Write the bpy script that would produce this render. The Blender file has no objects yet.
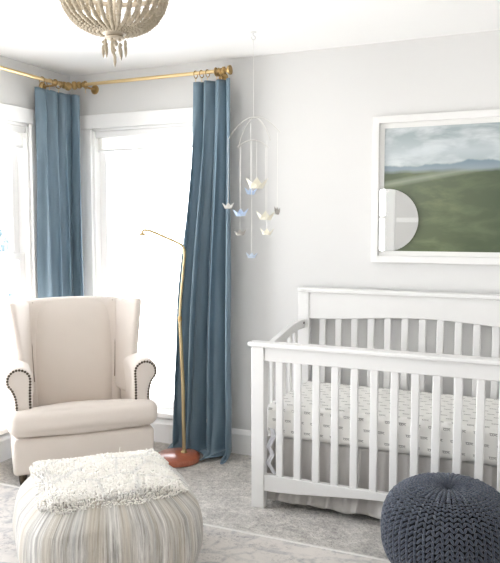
import bpy, bmesh, math, random
from math import sin, cos, pi, radians, sqrt, atan2, atan
from mathutils import Vector, Matrix, noise
random.seed(7)
S = bpy.context.scene
COL = S.collection
NO = noise.noise

# ------------------------------------------------------------------ camera
cd = bpy.data.cameras.new('camera'); cam = bpy.data.objects.new('camera', cd); COL.objects.link(cam)
PITCH = atan(56.5 / 700); YAW = atan(700 / 1550)
cam.location = (0, 0, 1.405)
cam.rotation_euler = (pi / 2 - PITCH, 0, YAW)
cd.sensor_fit = 'HORIZONTAL'; cd.sensor_width = 36; cd.lens = 36 * 700 / 500
cd.clip_start = .05; cd.clip_end = 100
S.camera = cam

# ------------------------------------------------------------------ light
W = bpy.data.worlds.new('overcast_sky'); S.world = W; W.use_nodes = True
wb = W.node_tree.nodes['Background']
wb.inputs[1].default_value = 9.0
_t = W.node_tree; _c = _t.nodes.new('ShaderNodeTexCoord'); _s = _t.nodes.new('ShaderNodeSeparateXYZ'); _r = _t.nodes.new('ShaderNodeValToRGB')
_m = _t.nodes.new('ShaderNodeMapRange'); _m.inputs[1].default_value = -1; _m.inputs[2].default_value = 1
_t.links.new(_c.outputs['Generated'], _s.inputs[0]); _t.links.new(_s.outputs[2], _m.inputs[0]); _t.links.new(_m.outputs[0], _r.inputs[0]); _t.links.new(_r.outputs[0], wb.inputs[0])
_e = _r.color_ramp.elements; _e[0].position = .0; _e[0].color = (1, .985, .96, 1); _e[1].position = 1; _e[1].color = (.42, .45, .5, 1)
_q = _e.new(.46); _q.color = (1, .99, .975, 1); _q = _e.new(.56); _q.color = (.62, .64, .67, 1)   # lower half brightened to lift the ceiling, under a duller sky
S.view_settings.view_transform = 'Standard'; S.view_settings.look = 'None'
S.view_settings.exposure = 0.84; S.view_settings.gamma = 1.0
S.view_settings.use_curve_mapping = False
S.cycles.max_bounces = 10; S.cycles.diffuse_bounces = 6; S.cycles.transparent_max_bounces = 16
S.cycles.sample_clamp_indirect = 8

def fill_lamp(x, y, z, e, rad):
    l = bpy.data.lights.new('chandelier_fill', 'POINT'); l.energy = e; l.color = (1, .95, .88); l.shadow_soft_size = rad
    o = bpy.data.objects.new('chandelier_fill', l); COL.objects.link(o); o.location = (x, y, z)
fill_lamp(-1.447, 2.067, 2.20, .5, .07)  # unseen fill lamp added inside the chandelier
def portal(loc, rot, sx, sy):
    l = bpy.data.lights.new('window_daylight', 'AREA'); l.shape = 'RECTANGLE'; l.size = sx; l.size_y = sy
    l.cycles.is_portal = True
    o = bpy.data.objects.new('window_daylight', l); COL.objects.link(o); o.location = loc; o.rotation_euler = rot

# ------------------------------------------------------------------ materials
def mat(name, color=(.8, .8, .8), rough=.5, metal=0., **kw):
    m = bpy.data.materials.new(name); m.use_nodes = True
    b = m.node_tree.nodes['Principled BSDF']
    b.inputs['Base Color'].default_value = (*color, 1); b.inputs['Roughness'].default_value = rough
    b.inputs['Metallic'].default_value = metal
    for k, v in kw.items(): b.inputs[k.replace('_', ' ')].default_value = v
    return m
class N:
    """small wrapper for node graphs"""
    def __init__(s, m): s.m = m; s.t = m.node_tree; s.b = s.t.nodes.get('Principled BSDF')
    def n(s, typ, **kw):
        x = s.t.nodes.new(typ)
        for k, v in kw.items(): setattr(x, k, v)
        return x
    def set(s, sock, v):
        if hasattr(v, 'is_linked') or isinstance(v, bpy.types.NodeSocket): s.t.links.new(v, sock)
        elif v is not None: sock.default_value = v
    def coord(s, kind='Object'): return s.n('ShaderNodeTexCoord').outputs[kind]
    def mapping(s, v, scale=(1, 1, 1), rot=(0, 0, 0), loc=(0, 0, 0)):
        x = s.n('ShaderNodeMapping'); s.set(x.inputs[0], v); x.inputs['Scale'].default_value = scale
        x.inputs['Rotation'].default_value = rot; x.inputs['Location'].default_value = loc
        return x.outputs[0]
    def noise(s, v, scale=5, detail=3, rough=.5, dist=0, out=0):
        x = s.n('ShaderNodeTexNoise'); s.set(x.inputs['Vector'], v); x.inputs['Scale'].default_value = scale
        x.inputs['Detail'].default_value = detail; x.inputs['Roughness'].default_value = rough
        x.inputs['Distortion'].default_value = dist; return x.outputs[out]
    def voro(s, v, scale=5, feature='F1', out='Distance'):
        x = s.n('ShaderNodeTexVoronoi', feature=feature); s.set(x.inputs['Vector'], v); x.inputs['Scale'].default_value = scale
        return x.outputs[out]
    def m_(s, op, a, b=None, c=None, clamp=False):
        x = s.n('ShaderNodeMath', operation=op, use_clamp=clamp); s.set(x.inputs[0], a)
        if b is not None: s.set(x.inputs[1], b)
        if c is not None: s.set(x.inputs[2], c)
        return x.outputs[0]
    def sep(s, v):
        x = s.n('ShaderNodeSeparateXYZ'); s.set(x.inputs[0], v); return x.outputs
    def ramp(s, f, stops):
        x = s.n('ShaderNodeValToRGB'); s.set(x.inputs[0], f); e = x.color_ramp.elements
        while len(e) > 1: e.remove(e[-1])
        e[0].position = stops[0][0]; e[0].color = (*stops[0][1], 1)
        for p, c in stops[1:]:
            q = e.new(p); q.color = (*c, 1)
        return x.outputs[0]
    def mr(s, f, a, b, c=0., d=1.):
        x = s.n('ShaderNodeMapRange'); s.set(x.inputs[0], f)
        for i, v in enumerate((a, b, c, d)): x.inputs[i + 1].default_value = v
        return x.outputs[0]
    def mix(s, f, a, b, mode='MIX'):
        x = s.n('ShaderNodeMix', data_type='RGBA', blend_type=mode); s.set(x.inputs[0], f)
        s.set(x.inputs[6], (*a, 1) if isinstance(a, tuple) else a); s.set(x.inputs[7], (*b, 1) if isinstance(b, tuple) else b)
        return x.outputs[2]
    def color(s, v): s.set(s.b.inputs['Base Color'], v)
    def bump(s, h, strength=.3, dist=.01):
        x = s.n('ShaderNodeBump'); x.inputs['Strength'].default_value = strength; x.inputs['Distance'].default_value = dist
        s.set(x.inputs['Height'], h); s.set(s.b.inputs['Normal'], x.outputs[0])
def lin(r, g, b):
    f = lambda c: ((c / 255 + .055) / 1.055) ** 2.4 if c > 10 else c / 255 / 12.92
    return (f(r), f(g), f(b))

M = {}
M['wall'] = m = mat('wall_paint', (.685, .683, .675), .75); g = N(m)
g.bump(g.noise(g.coord(), 180, 2), .06, .002)
M['ceiling'] = m = mat('ceiling_paint', (.92, .918, .91), .85); g = N(m); g.bump(g.noise(g.coord(), 120, 2), .05, .002)
def painted(name, c, rough):
    m = mat(name, c, rough); g = N(m); f = g.noise(g.coord(), 6, 3)
    g.color(g.mix(f, tuple(x * .97 for x in c), c)); g.bump(g.noise(g.mapping(g.coord(), (8, 8, 1)), 30, 2), .04, .002); return m
M['trim'] = painted('white_trim_paint', (.88, .877, .87), .4)
M['crib'] = painted('white_crib_paint', (.76, .755, .745), .38)
M['frame'] = painted('white_frame_paint', (.78, .775, .765), .35)
M['mat'] = painted('mat_board', (.78, .78, .76), .8)
def brass(name, c, r=.28):
    m = mat(name, c, r, 1.); g = N(m); g.set(m.node_tree.nodes['Principled BSDF'].inputs['Roughness'], g.mr(g.noise(g.coord(), 25, 3), .3, .7, r + .02, r + .1)); return m
M['brass'] = brass('brushed_brass', (.80, .62, .34), .36)
M['bronze'] = brass('aged_brass', (.50, .34, .15), .35)
M['lampbrass'] = brass('lamp_brass', (.50, .40, .23), .38)
M['darkmetal'] = brass('dark_nail_metal', (.10, .08, .06), .4)
M['wire'] = mat('mobile_wire', (.62, .60, .57), .4, .5)
M['string'] = mat('white_thread', (.80, .79, .76), .8)
# velvet
M['velvet'] = m = mat('blue_velvet', lin(112, 146, 168), .42, 0, Sheen_Weight=.3, Sheen_Roughness=.3); g = N(m)
f = g.noise(g.mapping(g.coord(), (1, 1, .15)), 22, 4, .6)
g.color(g.mix(f, lin(82, 103, 118), lin(120, 141, 155)))
g.set(m.node_tree.nodes['Principled BSDF'].inputs['Sheen Tint'], (.85, .93, 1, 1))
g.bump(g.noise(g.coord(), 60, 4), .12, .004)
# upholstery
def cloth(name, c, c2=None, sc=420, st=.12, rough=.9, sheen=.15):
    m = mat(name, c, rough, 0, Sheen_Weight=sheen); g = N(m); u = g.coord()
    f = g.noise(u, sc, 2); f2 = g.noise(u, 9, 3)
    g.color(g.mix(g.m_('MULTIPLY', g.m_('ADD', f, f2), .5), c2 or tuple(x * .9 for x in c), c)); g.bump(f, st, .002); return m
M['linen'] = cloth('cream_linen', (.73, .665, .605), (.67, .60, .54))
M['seam'] = mat('taupe_seam_cord', lin(138, 122, 108), .85)
M['skirtcloth'] = cloth('grey_linen', (.56, .54, .52), (.46, .44, .42), 300)
M['tie'] = mat('pale_ribbon', (.75, .76, .80), .35)
M['wood'] = m = mat('red_brown_wood', lin(165, 95, 70), .28, 0, Coat_Weight=.3); g = N(m)
f = g.noise(g.mapping(g.coord(), (3, 40, 3)), 3, 4, .6, .4); g.color(g.mix(f, lin(140, 72, 50), lin(186, 112, 84)))
M['glasscup'] = mat('frosted_glass', (.93, .93, .91), .35, 0, Transmission_Weight=.8)
M['beads'] = m = mat('whitewashed_wood_beads', (.60, .56, .50), .7); g = N(m)
f = g.noise(g.coord(), 60, 3); g.color(g.mix(f, lin(140, 128, 108), lin(186, 175, 156)))
M['antique'] = m = mat('antiqued_metal', (.5, .46, .4), .55, .2); g = N(m); g.color(g.mix(g.noise(g.coord(), 40, 3), lin(165, 152, 134), lin(205, 196, 180)))
for k, c in dict(cream=(.86, .83, .70), blue=(.55, .68, .90), grey=(.42, .40, .37), white=(.85, .84, .80), paleblue=(.66, .76, .90)).items():
    M['paper_' + k] = mat('paper_' + k, c, .85)
# thin clear pane
M['glass'] = m = bpy.data.materials.new('clear_window_glass'); m.use_nodes = True; t = m.node_tree; t.nodes.clear()
o_ = t.nodes.new('ShaderNodeOutputMaterial'); mx = t.nodes.new('ShaderNodeMixShader'); a = t.nodes.new('ShaderNodeBsdfTransparent'); b = t.nodes.new('ShaderNodeBsdfGlossy')
b.inputs['Roughness'].default_value = .02; fr = t.nodes.new('ShaderNodeFresnel'); fr.inputs[0].default_value = 1.3
t.links.new(fr.outputs[0], mx.inputs[0]); t.links.new(a.outputs[0], mx.inputs[1]); t.links.new(b.outputs[0], mx.inputs[2]); t.links.new(mx.outputs[0], o_.inputs[0])
# sheer roller shade
M['shade'] = m = bpy.data.materials.new('sheer_white_shade'); m.use_nodes = True; t = m.node_tree; t.nodes.clear()
o_ = t.nodes.new('ShaderNodeOutputMaterial'); mx = t.nodes.new('ShaderNodeMixShader'); a = t.nodes.new('ShaderNodeBsdfTranslucent'); b = t.nodes.new('ShaderNodeBsdfDiffuse')
a.inputs[0].default_value = (.9, .9, .88, 1); b.inputs[0].default_value = (.85, .85, .83, 1); mx.inputs[0].default_value = .5
t.links.new(a.outputs[0], mx.inputs[1]); t.links.new(b.outputs[0], mx.inputs[2]); t.links.new(mx.outputs[0], o_.inputs[0])
M['reflection_piece'] = mat('silvered_mirror', (.92, .93, .92), .02, 1.)
# carpet
M['carpet'] = m = mat('grey_carpet', (.5, .48, .46), .95, 0, Sheen_Weight=.2); g = N(m); u = g.coord()
f = g.noise(u, 38, 6, .85); f2 = g.noise(u, 9, 4, .7); f3 = g.voro(u, 90)
g.color(g.mix(g.mr(g.m_('MULTIPLY', g.m_('ADD', g.m_('MULTIPLY', f, 1.3), g.m_('MULTIPLY', f2, .7)), .5), .37, .63), lin(142, 138, 134), lin(232, 227, 220)))
g.bump(g.m_('ADD', g.m_('MULTIPLY', f, 1.6), f3), .7, .012)
# rug: pale ground, faded blue-grey tracery
M['rug'] = m = mat('faded_woven_rug', (.7, .68, .65), .95, 0, Sheen_Weight=.1); g = N(m); u = g.coord()
wv = g.n('ShaderNodeTexWave', wave_type='RINGS', rings_direction='SPHERICAL'); g.set(wv.inputs['Vector'], g.mapping(u, (1, 1.3, 1), (0, 0, 0), (.6, -.2, 0)))
wv.inputs['Scale'].default_value = 2.4; wv.inputs['Distortion'].default_value = 5; wv.inputs['Detail'].default_value = 3; wv.inputs['Detail Scale'].default_value = 2.2
vor = g.voro(g.mapping(u, (1, 1, 1), (0, 0, .7)), 8, 'DISTANCE_TO_EDGE')
tr = g.m_('MULTIPLY', g.mr(vor, .02, .10, 1, 0), g.mr(g.noise(u, 16, 4, .7), .42, .62))
pat = g.m_('MAXIMUM', g.m_('MULTIPLY', g.mr(wv.outputs[1], .55, .8), g.mr(g.noise(u, 7, 5, .75), .45, .62)), tr)
spk = g.m_('MULTIPLY', g.mr(g.noise(u, 60, 4, .8), .50, .62), g.mr(g.noise(u, 6, 4, .7), .42, .62))
base = g.mix(g.noise(u, 3, 3), lin(214, 209, 203), lin(196, 190, 184))
c1 = g.mix(g.m_('MULTIPLY', pat, .55), base, lin(138, 140, 147)); c1 = g.mix(g.m_('MULTIPLY', spk, .7), c1, lin(112, 110, 112))
g.color(c1); g.bump(g.noise(u, 260, 3), .35, .004)
M['rugedge'] = cloth('rug_binding', (.74, .72, .69))
# pouf wool stripes: u runs round the side, v up it
M['wool'] = m = mat('striped_wool', (.7, .66, .6), .95, 0, Sheen_Weight=.2); g = N(m); uv = g.coord('UV')
f = g.noise(g.mapping(uv, (1, .035, 1)), 75, 6, .8, .1); f2 = g.noise(g.mapping(uv, (1, .05, 1)), 12, 3, .6)
f3 = g.noise(g.mapping(uv, (1, .03, 1), (0, 0, 0), (3, 2, 0)), 30, 4, .6)
c1 = g.mix(g.mr(f, .38, .64), lin(138, 134, 128), lin(226, 223, 217)); c1 = g.mix(g.mr(f2, .46, .62, 0, .6), c1, lin(172, 160, 140))
c1 = g.mix(g.mr(f3, .55, .7, 0, .55), c1, lin(150, 156, 162)); g.color(c1); g.bump(g.m_('ADD', f, g.noise(uv, 160, 2)), .35, .006)
M['shag'] = m = mat('cream_shag_wool', (.8, .77, .72), .95, 0, Sheen_Weight=.25); g = N(m); u = g.coord()
vx = g.m_('ADD', g.voro(g.mapping(u, (1, 1, .01), (0, 0, .1)), 5.2, 'DISTANCE_TO_EDGE'), g.mr(g.noise(u, 14, 4, .7), .3, .7, -.03, .05))
c1 = g.mix(g.noise(u, 30, 3), lin(230, 225, 216), lin(252, 249, 243)); g.color(g.mix(g.mr(vx, .02, .06, .35, 0), c1, lin(185, 185, 186)))
M['knit'] = m = mat('navy_cotton_cord', (.06, .075, .11), .85, 0, Sheen_Weight=.35); g = N(m); u = g.coord()
g.color(g.mix(g.noise(u, 40, 3), lin(40, 47, 61), lin(86, 94, 109))); g.bump(g.noise(u, 400, 2), .4, .003)
M['knitcore'] = mat('dark_gap_core', (.006, .007, .010), .95)  # near-black core: shade between the stitches put into its colour
# printed sheet
M['sheet'] = m = mat('printed_sheet', (.84, .83, .80), .85); g = N(m); s_ = g.sep(g.coord('UV'))
cu, cv = .066, .052
row = g.m_('FLOOR', g.m_('DIVIDE', s_[1], cv)); off = g.m_('MULTIPLY', g.m_('MODULO', row, 2), .5)
fu = g.m_('MULTIPLY', g.m_('SUBTRACT', g.m_('FRACT', g.m_('ADD', g.m_('DIVIDE', s_[0], cu), off)), .5), 1.25); fv = g.m_('MULTIPLY', g.m_('SUBTRACT', g.m_('FRACT', g.m_('DIVIDE', s_[1], cv)), .5), 1.6)
au = g.m_('ABSOLUTE', fu); av = g.m_('ABSOLUTE', fv)
ring = g.m_('ABSOLUTE', g.m_('SUBTRACT', g.m_('SQRT', g.m_('ADD', g.m_('POWER', g.m_('MULTIPLY', g.m_('ADD', fu, .12), 1.3), 2), g.m_('POWER', fv, 2))), .13))
a1 = g.m_('LESS_THAN', ring, .045)
crs = g.m_('MULTIPLY', g.m_('LESS_THAN', g.m_('ABSOLUTE', g.m_('SUBTRACT', g.m_('ABSOLUTE', g.m_('SUBTRACT', fu, .17)), av)), .05), g.m_('LESS_THAN', av, .16))
bar = g.m_('MULTIPLY', g.m_('LESS_THAN', g.m_('ABSOLUTE', g.m_('SUBTRACT', fv, .16)), .035), g.m_('LESS_THAN', au, .3))
g.color(g.mix(g.m_('MULTIPLY', g.m_('MAXIMUM', g.m_('MAXIMUM', a1, crs), bar), .72), (.84, .83, .80), lin(110, 106, 104)))
g.bump(g.noise(g.coord(), 14, 3), .15, .01)
# painting: u,v in metres from its lower-left corner
M['painting'] = m = mat('landscape_painting', (.3, .3, .3), .35); g = N(m); u = g.coord('UV'); s_ = g.sep(u); U, V = s_[0], s_[1]
cl = g.noise(g.mapping(u, (2.0, 5.5, 1), (0, 0, .12)), 2.6, 4, .55, .3)
sky = g.mix(g.mr(cl, .42, .66), lin(152, 163, 166), lin(200, 206, 207))
sky = g.mix(g.mr(g.m_('ABSOLUTE', g.m_('SUBTRACT', V, .53)), 0, .09, .55, 0), sky, lin(196, 204, 207))
hn = g.noise(g.mapping(u, (1, 0, 0)), 3.2, 5, .5)
hz = g.m_('ADD', .395, g.m_('MULTIPLY', hn, .14)); hill = g.mr(g.m_('SUBTRACT', hz, V), -.004, .006)
c1 = g.mix(hill, sky, g.mix(g.mr(V, .42, .48), lin(146, 158, 164), lin(116, 134, 146)))
fn = g.noise(g.mapping(u, (2, 6, 1)), 2.2, 5, .6, .4)
fld = g.mix(g.mr(V, 0, .42), lin(84, 95, 66), lin(92, 101, 80)); fld = g.mix(g.mr(fn, .45, .68, 0, .7), fld, lin(122, 130, 98))
fld = g.mix(g.mr(U, .28, .62, 0, .6), fld, lin(62, 76, 58)); fld = g.mix(g.mr(g.noise(u, 3.5, 3), .5, .7, 0, .5), fld, lin(64, 76, 54))
fld = g.mix(g.mr(g.m_('ABSOLUTE', g.m_('SUBTRACT', V, g.m_('ADD', .36, g.m_('MULTIPLY', U, .16)))), 0, .025, .45, 0), fld, lin(176, 184, 168))
fe = g.mr(g.m_('SUBTRACT', g.m_('ADD', .415, g.m_('MULTIPLY', g.noise(g.mapping(u, (1, 0, 0), (0, 0, 0), (5, 0, 0)), 7, 3), .03)), V), -.012, .012)
g.color(g.mix(fe, c1, fld))
M['leaf'] = m = mat('garden_leaf', lin(120, 150, 135), .7); g = N(m); g.color(g.mix(g.noise(g.coord(), 6, 2), lin(122, 138, 144), lin(165, 180, 186)))
M['bark'] = mat('tree_bark', lin(120, 105, 95), .9)

# ------------------------------------------------------------------ mesh helpers
class MB:
    def __init__(s): s.v = []; s.f = []; s.uv = {}
    def add(s, vs, fs, mtx=None):
        n = len(s.v); s.v += [tuple(mtx @ Vector(v)) if mtx else tuple(v) for v in vs]; s.f += [tuple(i + n for i in f) for f in fs]; return s
    def box(s, a, b, mtx=None):
        x0, y0, z0 = a; x1, y1, z1 = b
        return s.add([(x0, y0, z0), (x1, y0, z0), (x1, y1, z0), (x0, y1, z0), (x0, y0, z1), (x1, y0, z1), (x1, y1, z1), (x0, y1, z1)],
              [(0, 3, 2, 1), (4, 5, 6, 7), (0, 1, 5, 4), (1, 2, 6, 5), (2, 3, 7, 6), (3, 0, 4, 7)], mtx)
    def rbox(s, size, r, n=4, m=6, bulge=(0, 0, 0), mtx=None):
        h = [x / 2 for x in size]
        def ax(k):
            L = [-h[k] + r * (1 - cos(i / n * pi / 2)) * 1.0 for i in range(n)]
            L = [-h[k] + r * i / n for i in range(n)]
            mid = [-(h[k] - r) + 2 * (h[k] - r) * i / m for i in range(m + 1)]
            return L + mid + [-x for x in reversed(L)]
        A = [ax(0), ax(1), ax(2)]; idx = {}; vs = []; fs = []
        def vert(p):
            key = tuple(round(c, 6) for c in p)
            if key in idx: return idx[key]
            q = [max(-(h[k] - r), min(h[k] - r, p[k])) for k in range(3)]
            d = Vector([p[k] - q[k] for k in range(3)])
            if d.length > 1e-9: d = d.normalized() * r
            o = [q[k] + d[k] for k in range(3)]; w = [1 - (p[k] / h[k]) ** 2 for k in range(3)]
            for k in range(3):
                o[k] += bulge[k] * (p[k] / h[k]) * w[(k + 1) % 3] * w[(k + 2) % 3]
            idx[key] = len(vs); vs.append(tuple(o)); return idx[key]
        for k in range(3):
            a, b = (k + 1) % 3, (k + 2) % 3
            for sg in (-1, 1):
                for i in range(len(A[a]) - 1):
                    for j in range(len(A[b]) - 1):
                        q = []
                        for di, dj in ((0, 0), (1, 0), (1, 1), (0, 1)):
                            p = [0, 0, 0]; p[k] = sg * h[k]; p[a] = A[a][i + di]; p[b] = A[b][j + dj]; q.append(vert(p))
                        fs.append(tuple(q if sg > 0 else reversed(q)))
        return s.add(vs, fs, mtx)
    def tube(s, pts, rad, seg=10, closed=False, caps=True):
        pts = [Vector(p) for p in pts]; n = len(pts); R = rad if isinstance(rad, (list, tuple)) else [rad] * n
        vs = []; fs = []; up = None
        for i, p in enumerate(pts):
            t = (pts[(i + 1) % n] - pts[i - 1]) if closed else (pts[min(i + 1, n - 1)] - pts[max(i - 1, 0)])
            t.normalize()
            if up is None: up = Vector((0, 0, 1)) if abs(t.z) < .9 else Vector((1, 0, 0))
            x = t.cross(up)
            if x.length < 1e-5: x = t.orthogonal()
            x.normalize(); y = x.cross(t).normalized(); up = y
            for k in range(seg):
                a = 2 * pi * k / seg; vs.append(p + x * cos(a) * R[i] + y * sin(a) * R[i])
        for i in range(n if closed else n - 1):
            j = (i + 1) % n
            for k in range(seg):
                l = (k + 1) % seg; fs.append((i * seg + k, i * seg + l, j * seg + l, j * seg + k))
        if caps and not closed: fs += [tuple(range(seg))[::-1], tuple(range((n - 1) * seg, n * seg))]
        return s.add(vs, fs)
    def lathe(s, prof, seg=32, mtx=None, axis=None):
        vs = []; fs = []; n = len(prof)
        for (r, z) in prof:
            for k in range(seg):
                a = 2 * pi * k / seg; vs.append((r * cos(a), r * sin(a), z))
        for i in range(n - 1):
            for k in range(seg):
                l = (k + 1) % seg; fs.append((i * seg + k, i * seg + l, (i + 1) * seg + l, (i + 1) * seg + k))
        if prof[0][0] > 1e-6: fs.append(tuple(range(seg))[::-1])
        if prof[-1][0] > 1e-6: fs.append(tuple(range((n - 1) * seg, n * seg)))
        return s.add(vs, fs, mtx)
    def ball(s, c, r, seg=10, rings=6, sc=(1, 1, 1), rot=None):
        prof = [(max(1e-4, r * sin(pi * i / rings)), -r * cos(pi * i / rings)) for i in range(rings + 1)]
        m = Matrix.Translation(c) @ (rot.to_4x4() if rot else Matrix()) @ Matrix.Diagonal((*sc, 1))
        return s.lathe(prof, seg, m)
    def prism(s, outline, y0, y1, mtx=None):
        """outline in x,z, extruded along y"""
        n = len(outline); vs = [(x, y0, z) for x, z in outline] + [(x, y1, z) for x, z in outline]
        fs = [tuple(range(n)), tuple(range(2 * n - 1, n - 1, -1))] + [(i, i + n, (i + 1) % n + n, (i + 1) % n) for i in range(n)]
        return s.add(vs, fs, mtx)
    def grid(s, fn, nu, nv, mtx=None):
        vs = [fn(i / nu, j / nv) for j in range(nv + 1) for i in range(nu + 1)]
        fs = [(j * (nu + 1) + i, j * (nu + 1) + i + 1, (j + 1) * (nu + 1) + i + 1, (j + 1) * (nu + 1) + i) for j in range(nv) for i in range(nu)]
        return s.add(vs, fs, mtx)
    def build(s, name, m, parent=None, smooth=True, bevel=0, solid=0, sub=0, uvf=None, fixn=True, edge=.6):
        me = bpy.data.meshes.new(name); me.from_pydata(s.v, [], s.f); me.update()
        if fixn:
            bm = bmesh.new(); bm.from_mesh(me); bmesh.ops.recalc_face_normals(bm, faces=bm.faces); bm.to_mesh(me); bm.free()
        if uvf:
            L = me.uv_layers.new(name='UVMap')
            for p in me.polygons:
                for li in p.loop_indices: L.data[li].uv = uvf(me.vertices[me.loops[li].vertex_index].co, p)
        me.materials.append(m)
        o = bpy.data.objects.new(name, me); COL.objects.link(o)
        if parent: o.parent = parent
        if smooth:
            me.polygons.foreach_set('use_smooth', [True] * len(me.polygons))
            try: me.set_sharp_from_angle(angle=edge)
            except Exception: pass
        if solid: q = o.modifiers.new('solid', 'SOLIDIFY'); q.thickness = solid; q.offset = 0
        if bevel: q = o.modifiers.new('bevel', 'BEVEL'); q.width = bevel; q.segments = 3; q.limit_method = 'ANGLE'; q.angle_limit = radians(40)
        if sub: q = o.modifiers.new('sub', 'SUBSURF'); q.levels = sub; q.render_levels = sub
        return o
def box(name, a, b, m, parent=None, bevel=.003): return MB().box(a, b).build(name, m, parent, bevel=bevel)
def thing(name, label, cat, loc=(0, 0, 0), rz=0, group=None):
    o = bpy.data.objects.new(name, None); COL.objects.link(o); o.location = loc; o.rotation_euler = (0, 0, rz); o.empty_display_size = .1
    o['label'] = label; o['category'] = cat
    if group: o['group'] = group
    return o
def tag(o, label, cat, group=None):
    o['label'] = label; o['category'] = cat
    if group: o['group'] = group
    return o
def struct(o, label=None):
    o['kind'] = 'structure'
    if label: o['label'] = label
    return o
def sempty(name):
    o = bpy.data.objects.new(name, None); COL.objects.link(o); o['kind'] = 'structure'; return o
def smooth01(t): t = max(0, min(1, t)); return t * t * (3 - 2 * t)

# ------------------------------------------------------------------ room shell
XL, XR, YB, YR, ZC = -3.035, 1.5, 3.823, -1.4, 2.387
T = .14
def wall_holes(name, axis, pos0, pos1, a0, a1, holes):
    """wall slab; axis 'x' runs along x (pos in y) or 'y' runs along y (pos in x); holes (a,b,z0,z1)"""
    mb = MB(); cur = a0
    def seg(u0, u1, z0, z1):
        if u1 - u0 < 1e-4 or z1 - z0 < 1e-4: return
        if axis == 'x': mb.box((u0, pos0, z0), (u1, pos1, z1))
        else: mb.box((pos0, u0, z0), (pos1, u1, z1))
    for (h0, h1, z0, z1) in sorted(holes):
        seg(cur, h0, 0, ZC); seg(h0, h1, 0, z0); seg(h0, h1, z1, ZC); cur = h1
    seg(cur, a1, 0, ZC)
    return struct(mb.build(name, M['wall'], smooth=False))
WB = (-2.862, -2.02, .20, 2.03)      # back window opening
WL = (2.16, 3.414, .20, 2.02)        # left window opening
WR1 = (-2.75, -2.11, .75, 2.05)      # unseen rear window, added for fill and the half-round reflection
WL2 = (.45, 1.75, .20, 2.02)  # unseen second left window, added to brighten the room corner
WRT = (-.7, .0, .9, 2.0)          # unseen right wall window, added for fill light
wall_holes('wall_back', 'x', YB, YB + T, XL - T, XR + T, [WB])
wall_holes('wall_left', 'y', XL - T, XL, YR - T, YB, [WL, WL2])
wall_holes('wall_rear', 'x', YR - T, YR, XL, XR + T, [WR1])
wall_holes('wall_right', 'y', XR, XR + T, YR, YB, [WRT])
struct(MB().box((XL - T, YR - T, -.1), (XR + T, YB + T, 0)).build('floor', M['carpet'], smooth=False), 'speckled grey cut pile carpet')
struct(MB().box((XL - T, YR - T, ZC), (XR + T, YB + T, ZC + .1)).build('ceiling', M['ceiling'], smooth=False))
portal(((WB[0] + WB[1]) / 2, YB + T - .01, 1.15), (-pi / 2, 0, 0), WB[1] - WB[0], 1.75)
portal((XL - T + .01, (WL[0] + WL[1]) / 2, 1.15), (0, -pi / 2, 0), 1.74, WL[1] - WL[0])
portal((XL - T + .01, (WL2[0] + WL2[1]) / 2, 1.15), (0, -pi / 2, 0), 1.74, WL2[1] - WL2[0])
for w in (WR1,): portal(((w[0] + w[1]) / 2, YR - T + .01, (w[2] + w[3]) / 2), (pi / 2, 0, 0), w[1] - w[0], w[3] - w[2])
portal((XR + T - .01, (WRT[0] + WRT[1]) / 2, 1.25), (0, pi / 2, 0), 1.8, WRT[1] - WRT[0])

def baseboard(name, pts):
    (x0, y0), (x1, y1) = pts; d = Vector((x1 - x0, y1 - y0)); L = d.length; a = atan2(d.y, d.x)
    prof = [(0, 0), (.016, 0), (.016, .118), (.022, .118), (.022, .126), (.014, .140), (.006, .150), (0, .153)]
    mb = MB(); n = len(prof); vs = [(0, p[0], p[1]) for p in prof] + [(L, p[0], p[1]) for p in prof]
    fs = [tuple(range(n))[::-1], tuple(range(n, 2 * n))] + [(i, (i + 1) % n, (i + 1) % n + n, i + n) for i in range(n)]
    mb.add(vs, fs, Matrix.Translation((x0, y0, 0)) @ Matrix.Rotation(a, 4, 'Z'))
    return struct(mb.build(name, M['trim'], edge=.5))
baseboard('baseboard_back', ((XR, YB), (XL, YB)))
baseboard('baseboard_left', ((XL, YB), (XL, YR)))
baseboard('baseboard_rear', ((XL, YR), (XR, YR)))
struct(MB().box((-2.0, YR, 1.44), (-1.21, YR + .022, 1.50)).build('trim_1', M['trim'], bevel=.004))
baseboard('baseboard_right', ((XR, YR), (XR, YB)))

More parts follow.
